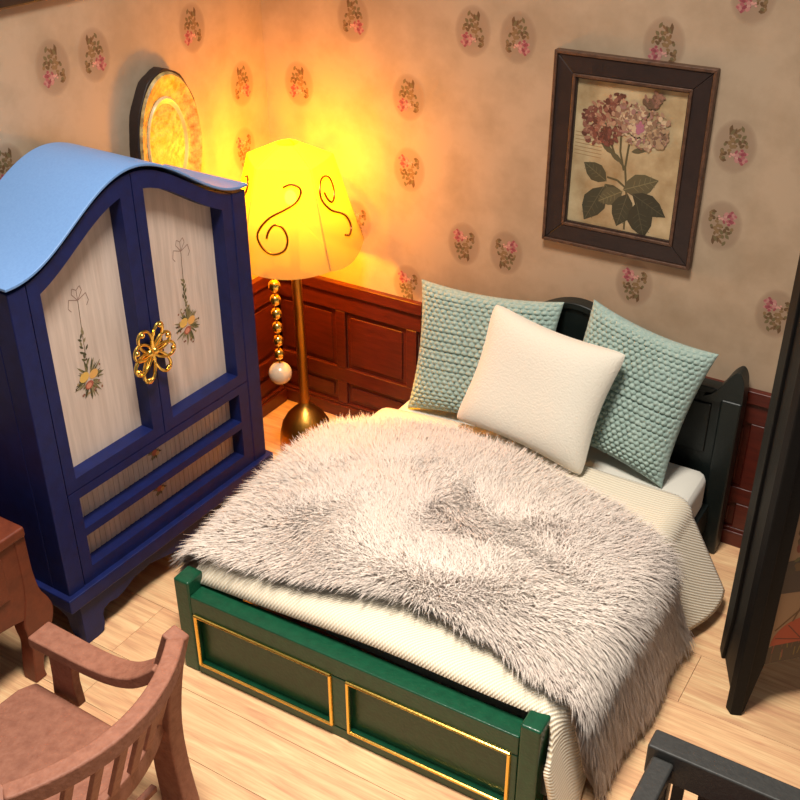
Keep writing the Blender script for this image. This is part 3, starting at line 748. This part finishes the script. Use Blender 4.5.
# ================================================================== pillows
def pillow(name, m_, W, H, T, loc, tilt, roll, yaw, label, knit=0, N=60, sag=0, pinch=.09, corner=0):
    mb = MB(); vs = []
    def P(u, v, sd):
        e = max(0, (1-u**4))*max(0, (1-v**4))
        th = T/2*e**.55*(1+.06*math.sin(3*u+2*v))
        x = u*W/2*(1-pinch*u*u*(1-v*v)); z = v*H/2*(1-pinch*v*v*(1-u*u))
        if corner:
            cc = (abs(u)*abs(v))**6; x *= 1-.07*cc; z *= 1-.07*cc
        if knit:
            K = knit; vv = (v+1)/2*K*1.12; r = math.floor(vv); uu = (u+1)/2*K*.84+.5*(r % 2)
            h = (abs(math.sin(PI*uu))*abs(math.sin(PI*vv)))**.4
            th += .019*(h-.4)*(min(1, 6*(1-max(abs(u), abs(v))))+.25)
        th -= sag*e*max(0, v)*.3
        return (x, -sd*th, z)
    for sd in (1, -1):
        g = [P(math.sin(-PI/2+PI*i/N)*.35+(-1+2*i/N)*.65, math.sin(-PI/2+PI*j/N)*.35+(-1+2*j/N)*.65, sd) for i in range(N+1) for j in range(N+1)]
        fs = [(i*(N+1)+j, (i+1)*(N+1)+j, (i+1)*(N+1)+j+1, i*(N+1)+j+1) for i in range(N) for j in range(N)]
        if sd < 0: fs = [f[::-1] for f in fs]
        mb.add(g, fs)
    o = mb.build(name, m_, None, angle=80)
    o.rotation_mode = 'XYZ'
    R = Matrix.Rotation(yaw, 4, 'Z') @ Matrix.Rotation(-tilt, 4, 'X') @ Matrix.Rotation(roll, 4, 'Y')
    o.matrix_world = Matrix.Translation(loc) @ R
    return tag(o, label, 'pillow')
rad = math.radians
pillow('pillow', 'teal', .86, .76, .16, (1.685, -.335, .94), rad(19), rad(-3), rad(3), 'teal knitted pillow against the headboard, on the side near the lamp', knit=25, N=150)
pillow('pillow', 'teal', .72, .77, .17, (2.545, -.335, .965), rad(18), rad(8), rad(-4), 'teal knitted pillow against the headboard, on the side near the folding screen', knit=25, N=150)
pillow('pillow', 'felt', .83, .71, .21, (2.125, -.555, .98), rad(25), rad(5), rad(-3), 'plain cream pillow propped in front of two teal pillows', N=60, corner=.5, pinch=.12)

# ================================================================== floor lamp
LX, LY = .50, -.45
lp = thing('floor_lamp', (LX, LY, 0), 'lit brass floor lamp with pleated yellow shade and bead pull chain', 'lamp')
MB().lathe([(.165, 0), (.17, .02), (.172, .06), (.168, .12), (.15, .19), (.115, .25), (.07, .295), (.04, .32), (.03, .345)], (0, 0, 0), 36).build('base', 'brass', lp)
MB().tube([(0, 0, .33), (-.006, 0, .9), (-.018, 0, 1.5), (-.02, 0, 1.59)], .031, 14).build('pole', 'brass', lp)
ax0 = Vector((-.02, 0, 0)); AZ = -1.064
ZB, ZF, ZT = 1.37, 1.925, 2.01; RB, RF, RT_ = .435, .265, .075
def shade_pt(k, f, h, bulge=0):
    """panel k, f in -1..1 across, h 0..2 (0 rim, 1 fold, 2 opening)"""
    az = AZ+k*2*PI/5
    n_ = Vector((math.cos(az), math.sin(az), 0)); t_ = Vector((-math.sin(az), math.cos(az), 0))
    if h <= 1: r = RB+(RF-RB)*h; z = ZB+(ZF-ZB)*h
    else: r = RF+(RT_-RF)*(h-1); z = ZF+(ZT-ZF)*(h-1)
    apo = r*math.cos(PI/5)+bulge; hw = r*math.sin(PI/5)
    z -= .045*(1-f*f)*max(0, 1-h*2.2)-.02*max(0, 1-h*2.2)
    return ax0+n_*apo+t_*(f*hw)+Vector((0, 0, z))
scr = [(-.002, 1.837), (.043, 1.853), (.086, 1.838), (.096, 1.807), (.068, 1.759), (.006, 1.721), (-.078, 1.678), (-.135, 1.619), (-.148, 1.57), (-.116, 1.517), (-.061, 1.496), (.001, 1.518), (.019, 1.572), (-.007, 1.626), (-.051, 1.641), (-.085, 1.609), (-.098, 1.571)]
for k in range(5):
    mb = MB(); nf, nh = 14, 18; vs = []
    for i in range(nf+1):
        f = -1+2*i/nf
        for j in range(nh+1):
            h = j/14 if j <= 14 else 1+(j-14)/4
            vs.append(shade_pt(k, f, h, .02*(1-f*f)*(1-min(h, 1))-.008*(1-(1-f*f))))
    mb.add(vs, [(i*(nh+1)+j, (i+1)*(nh+1)+j, (i+1)*(nh+1)+j+1, i*(nh+1)+j+1) for i in range(nf) for j in range(nh)])
    sp = mb.build('shade_panel', 'shade', lp, angle=22)
    path = []
    for t_, z in catmull([(a, b, 0) for a, b in scr], 4) and [(p.x, p.y) for p in catmull([(a, b, 0) for a, b in scr], 4)]:
        if k % 2: z = 1.837+1.52-z
        h = (z-ZB)/(ZF-ZB); hw = (RB+(RF-RB)*h)*math.sin(PI/5)
        f = max(-.95, min(.95, t_/hw))
        path.append(shade_pt(k, f, h, .02*(1-f*f)*(1-h)+.006))
    MB().tube(path, .0065, 6).build('wire_scroll', 'wire', sp)
MB().ball((-.02, 0, 1.69), .034, 10, 1.3).build('bulb', 'bulb', lp)
MB().lathe([(.035, 1.58), (.04, 1.60), (.04, 1.64), (.03, 1.655)], (-.02, 0, 0), 16).build('bulb_socket', 'brass', lp)
# spider arms holding the shade
for k in range(3):
    az = AZ+PI/5+k*2*PI/5*1.0
    MB().tube([(-.02, 0, 1.60), (-.02+.37*math.cos(az), .37*math.sin(az), 1.52)], .005, 6).build('shade_arm', 'brass', lp)
PX, PY = .532-LX, -.715-LY
bz = 1.255
for k in range(6):
    MB().ball((PX, PY, bz-k*.088), .033 if k else .036, 9, 1.1).build('bead', 'gold', lp)
MB().tube([(PX, PY, 1.50), (PX, PY, .73)], .006, 6).build('chain_wire', 'brass', lp)
MB().ball((PX, PY, .685), .07, 14).build('pearl', 'pearl', lp, label='large pearl bead')
pl_ = bpy.data.lights.new('lamp_glow', 'POINT'); pl_.energy = 190; pl_.color = LAMP_COL; pl_.shadow_soft_size = .06
po = bpy.data.objects.new('lamp_light', pl_); COL.objects.link(po); po.location = (LX-.02, LY, 1.80)

# ================================================================== oval plate on the side wall
py, pz = -.93, 2.06
op = thing('wall_plate', (0, py, pz), 'oval gilt plate with dark scalloped rim on the side wall above the wardrobe', 'wall plate')
def ovalring(r0, r1, x0, x1, n=48, wob=0):
    mb = MB(); vs = []
    A, B = .245, .40
    for r, x in ((r0, x0), (r1, x0), (r1, x1), (r0, x1)):
        for i in range(n):
            t = 2*PI*i/n; q = r*(1+wob*math.cos(12*t)*(1 if r == r1 else 0)); vs.append((x, A*q*math.cos(t), B*q*math.sin(t)))
    return mb.add(vs, [(a*n+i, a*n+(i+1) % n, ((a+1) % 4)*n+(i+1) % n, ((a+1) % 4)*n+i) for a in range(4) for i in range(n)])
ovalring(.9, 1.0, .0, .07, wob=.012).build('outer_rim', 'frame', op, bevel=.006)
def dish(prof, n=48):
    mb = MB(); A, B = .245, .40
    vs = [(x, A*r*math.cos(2*PI*i/n), B*r*math.sin(2*PI*i/n)) for r, x in prof for i in range(n)]
    return mb.add(vs, [(a*n+i, a*n+(i+1) % n, (a+1)*n+(i+1) % n, (a+1)*n+i) for a in range(len(prof)-1) for i in range(n)]+[tuple(range((len(prof)-1)*n, len(prof)*n))])
dish([(.965, .0), (.965, .072), (.93, .084), (.86, .076), (.72, .05), (.62, .044)]).build('rim', 'plate_rim', op, angle=50)
dish([(.64, .0), (.64, .044), (.61, .056), (.57, .052), (.52, .038), (.1, .032), (.01, .032)]).build('dish', 'plate_in', op, angle=50)
p = Print(.00001); R = random.Random(9)
for k in range(26):
    p.leaf(R.uniform(-.02, .02), R.uniform(-.1, .06), R.uniform(.03, .07), .014, R.uniform(0, 6.28), R.choice([(150, 110, 60), (120, 90, 60), (170, 120, 90)]))
p.to(lambda a, b, w_: (.0335+w_, a, b)).build('flower_print', 'print', op)

# ================================================================== framed picture
fx0, fx1, fz0, fz1 = 1.868, 2.692, 1.588, 2.596
pic = thing('picture_frame', ((fx0+fx1)/2, 0, (fz0+fz1)/2), 'dark framed botanical rose print hanging on the back wall', 'picture')
hw, hh = (fx1-fx0)/2, (fz1-fz0)/2
def fr_side(name, m_, o, i_, d0, d1, which):
    # mitred frame side between outer inset o and inner inset i_
    cs = [(-1, -1), (1, -1), (1, 1), (-1, 1)]; a, b = cs[which], cs[(which+1) % 4]
    q = [(a[0]*(hw-o), a[1]*(hh-o)), (b[0]*(hw-o), b[1]*(hh-o)), (b[0]*(hw-i_), b[1]*(hh-i_)), (a[0]*(hw-i_), a[1]*(hh-i_))]
    return MB().prism(q, lambda x, z, w_: (x, -w_, z), d0, d1)
for k in range(4):
    fr_side('frame_side', 'frame', .018, .105, .002, .038, k).build('frame_side', 'frame', pic, bevel=.005)
    fr_side('outer_bead', 'frame_edge', 0, .018, .0, .046, k).build('outer_bead', 'frame_edge', pic, bevel=.004)
    fr_side('inner_bead', 'frame_edge', .105, .122, .0, .042, k).build('inner_bead', 'frame_edge', pic, bevel=.004)
    fr_side('inner_slip', 'frame', .122, .128, .0, .030, k).build('inner_slip', 'frame', pic)
MB().box(-hw+.12, hw-.12, -.012, -.002, -hh+.12, hh-.12).build('print_sheet', 'parchment', pic, label='stained parchment sheet')
p = Print(.000008); R = random.Random(21); sw, sh = hw-.128, hh-.128
# faded script lines
for k in range(7):
    y = .28-.05*k; p.line([(-.97*sw, y*sh), (-.45*sw, (y-.015)*sh)], .004, (150, 122, 84))
st = (92, 82, 56)
for pts in ([(.12, -.98), (.1, -.5), (.02, -.1), (.05, .25), (.1, .5)], [(.02, -.12), (-.2, .05), (-.32, .25), (-.38, .45)], [(.0, -.15), (-.1, .1), (-.12, .4)], [(.06, .3), (.3, .55), (.42, .78)], [(.1, -.4), (-.1, -.3), (-.3, -.28)], [(.1, -.4), (.35, -.3)]):
    p.line([(a*sw, b*sh) for a, b in pts], .011, st)
lf = [(78, 72, 52), (68, 64, 48), (94, 86, 62), (62, 58, 44)]
def bigleaf(x, y, L, W, an, c):
    p.leaf(x*sw, y*sh, L, W, an, c)
    for q in (.3, .45, .6, .75):
        for s in (1, -1):
            bx, by = x*sw+L*q*math.cos(an), y*sh+L*q*math.sin(an)
            p.line([(bx, by), (bx+W*.3*math.cos(an+s*1.0), by+W*.3*math.sin(an+s*1.0))], .003, tuple(int(v*1.25) for v in c))
    p.line([(x*sw, y*sh), (x*sw+L*.95*math.cos(an), y*sh+L*.95*math.sin(an))], .004, tuple(int(v*1.35) for v in c))
for a in [(-.3, -.34, .155, .10, 2.6, lf[0]), (-.35, -.42, .22, .13, -2.0, lf[1]), (-.33, -.38, .15, .105, -.85, lf[0]), (.02, -.44, .15, .10, -2.6, lf[2]), (.02, -.42, .20, .12, .42, lf[2]),
          (.12, -.46, .19, .12, -1.8, lf[1]), (.2, -.45, .21, .11, -.45, lf[3]), (.3, -.56, .19, .14, -1.25, lf[3])]: bigleaf(*a)
for x, y, an in [(-.35, .28, 2.0), (-.12, .3, 1.2), (.08, .3, .4), (-.2, .05, 2.6), (-.05, -.05, 2.5), (.1, .12, .3)]: p.leaf(x*sw, y*sh, .09, .03, an, lf[2])
def bloom(x, y, r, n, pal):
    for k in range(int(n*2.6)):
        an = R.uniform(0, 2*PI); q = r*1.1*R.uniform(0, 1)**.6; sz = R.uniform(.006, .019)
        p.oval(x*sw+q*math.cos(an), y*sh+q*math.sin(an)*.85, sz, sz*R.uniform(.4, .8), R.choice(pal), R.uniform(0, 3), 8)
rose = [(138, 90, 74), (120, 72, 60), (160, 116, 94), (96, 58, 46), (176, 138, 112)]
pale = [(180, 154, 124), (164, 130, 106), (198, 174, 142), (138, 104, 84), (154, 114, 104)]
bloom(-.45, .48, .105, 70, rose); bloom(-.62, .28, .05, 18, rose[:4]); bloom(-.22, .72, .06, 22, rose); bloom(-.36, .28, .045, 14, [rose[1], rose[3]])
bloom(.05, .6, .075, 36, pale); bloom(.32, .45, .115, 80, pale); bloom(.55, .38, .06, 24, [(140, 112, 88), (166, 138, 108), (118, 92, 74)]); bloom(.12, .42, .055, 22, pale)
bloom(.42, .84, .045, 16, [(120, 86, 72), (142, 104, 86), (104, 80, 62)]); bloom(.2, .46, .02, 5, [(168, 108, 124)])
p.to(lambda a, b, w_: (a, -.0122-w_, b)).build('botanical_print', 'print', pic, label='sepia rose spray with dark leaves')

# ================================================================== folding screen
HP = Vector((3.525, -1.285, 0))
scn = thing('folding_screen', tuple(HP), 'tall black folding screen with painted panels standing beyond the bed', 'folding screen')
def leaf_(direction, W, art, seed):
    t_ = Vector(direction).normalized(); n_ = Vector((t_.y, -t_.x, 0))     # n_ faces the painted side
    if n_.dot(CAM-HP) < 0: n_ = -n_
    th = .05; f3 = lambda a, z, w_: tuple(t_*a+n_*w_+Vector((0, 0, z)))
    SW = .125
    H = 2.45
    flip = (t_.cross(Vector((0, 0, 1))).dot(n_) < 0)
    def bld(mb, nm, m_, par, **k):
        if flip: mb.f = [f[::-1] for f in mb.f]
        return mb.build(nm, m_, par, **k)
    lo = [(0, 0), (.07, 0), (SW, .30), (SW, H)]
    root = None
    st1 = bld(MB().prism([(0, 0), (.07, 0), (SW, .30), (SW, H), (0, H)], f3, -th, 0), 'stile', 'black', scn, bevel=.006)
    st2 = bld(MB().prism([(W-.07, 0), (W, 0), (W, H), (W-SW, H), (W-SW, .30)], f3, -th, 0), 'stile', 'black', scn, bevel=.006)
    bld(MB().prism([(SW, .262), (W-SW, .262), (W-SW, .33), (SW, .33)], f3, -th, -.03), 'rail', 'black', scn, bevel=.005)
    bld(MB().prism([(SW, H-.1), (W-SW, H-.1), (W-SW, H), (SW, H)], f3, -th, -.004), 'rail', 'black', scn, bevel=.005)
    zb = .33 if art else .015
    pn = bld(MB().prism([(SW if art else .05, zb), (W-SW if art else W-.05, zb), (W-SW, .33), (W-SW, H-.1), (SW, H-.1), (SW, .33)], f3, -th+.012, -.016), 'panel', 'black', scn)
    if not art: return
    p = Print(.00002); R = random.Random(seed); x0, x1, z0, z1 = SW+.002, W-SW-.002, .275, H-.11
    p.poly([(x0, z0), (x1, z0), (x1, z1), (x0, z1)], (150, 116, 84))
    p.poly([(x0, z0), (x1, z0), (x1, z0+.16), (x0+.1, z0+.13), (x0, z0+.10)], (62, 46, 34))
    for k in range(16): 
        x = R.uniform(x0, x1-.02); z = z0+R.uniform(.0, .1); p.line([(x, z), (x+R.uniform(-.01, .01), z+.05)], .006, R.choice([(112, 92, 44), (88, 58, 40), (124, 60, 44)]))
    def dome(cx, cz, rx, rz, c, c2):
        pts = [(cx+rx*math.cos(t), cz+rz*math.sin(t)) for t in [PI*i/16 for i in range(17)]]
        pts = [(min(max(a, x0), x1), b) for a, b in pts]; p.poly(pts, c)
        for k in range(5):
            a_ = PI*(k+.5)/5; p.line([(cx, cz+.01), (min(max(cx+rx*.92*math.cos(a_), x0), x1), cz+rz*.92*math.sin(a_))], .006, c2)
    dome(x0+.17, z0+.11, .16, .15, (164, 62, 34), (96, 34, 22))
    for a_, b_ in [((x0+.02, z0+.2), (x0+.16, z0+.34)), ((x0+.1, z0+.24), (x0+.13, z0+.33)), ((x0+.16, z0+.25), (x0+.18, z0+.34))]: p.line([a_, b_], .009, (96, 62, 34))
    dome(x0+.26, z0+.33, .11, .09, (140, 100, 40), (80, 56, 26))
    p.poly([(x0, z0+.42), (x1, z0+.40), (x1, z0+.62), (x0, z0+.6)], (58, 46, 42))
    for k in range(26):
        x = R.uniform(x0+.03, x1-.04); z = z0+R.uniform(.5, 1.5); p.oval(x, z, R.uniform(.015, .035), R.uniform(.012, .03), R.choice([(120, 52, 36), (96, 70, 40), (60, 50, 40), (150, 70, 44)]), R.uniform(0, 3), 9)
    for k in range(20):
        x = R.uniform(x0+.04, x1-.05); z = z0+R.uniform(.5, 1.5); p.leaf(x, z, .04, .02, R.uniform(0, 6), R.choice([(70, 74, 44), (92, 86, 50)]))
    mb = p.to(f3, base=-.0158)
    bld(mb, 'painting', 'screenprint', scn, label='painted panel with red and ochre shapes')
leaf_((.70, .71, 0), .62, True, 4)
leaf_((-.40, .92, 0), .44, False, 5)

# ================================================================== black armchair
bx_, by_ = 3.85, -2.55
bc = thing('bench', (bx_, by_, 0), 'black wooden bench with slatted back and dark red seat, near the foot of the bed', 'bench'); BCW = (bx_, by_, 0)
X0, X1 = 3.405, 4.35; YB_, YF_ = -2.19, -2.85
MB().box(X0, X1, YB_-.095, YB_, .55, .70).build('back_rail', 'charcoal', bc, BCW, bevel=.009)
MB().box(X0+.06, X1-.06, YB_-.07, YB_-.03, .26, .31).build('lower_rail', 'charcoal', bc, BCW, bevel=.006)
for k in range(8):
    x = X0+.13+(X1-X0-.26)*k/7
    MB().box(x-.022, x+.022, YB_-.06, YB_-.04, .31, .55).build('slat', 'charcoal', bc, BCW, bevel=.004)
for xa in (X0+.03, X1-.11):
    MB().box(xa-.005, xa+.08, YF_, YB_-.098, .60, .668).build('arm', 'charcoal', bc, BCW, bevel=.012)
    MB().box(xa+.005, xa+.065, YB_-.085, YB_-.015, 0, .55).build('leg', 'charcoal', bc, BCW, bevel=.006)
    MB().box(xa+.005, xa+.065, YF_+.01, YF_+.08, 0, .60).build('leg', 'charcoal', bc, BCW, bevel=.006)
    MB().box(xa+.015, xa+.055, YF_+.08, YB_-.085, .26, .31).build('side_rail', 'charcoal', bc, BCW, bevel=.005)
MB().box(X0+.05, X1-.05, YF_+.02, YF_+.06, .24, .31).build('front_rail', 'charcoal', bc, BCW, bevel=.005)
rounded_box(X0+.11, X1-.11, YF_+.05, YB_-.13, .31, .39, .035, 16, 16, 6).build('seat_cushion', 'red_seat', bc, BCW, angle=70)
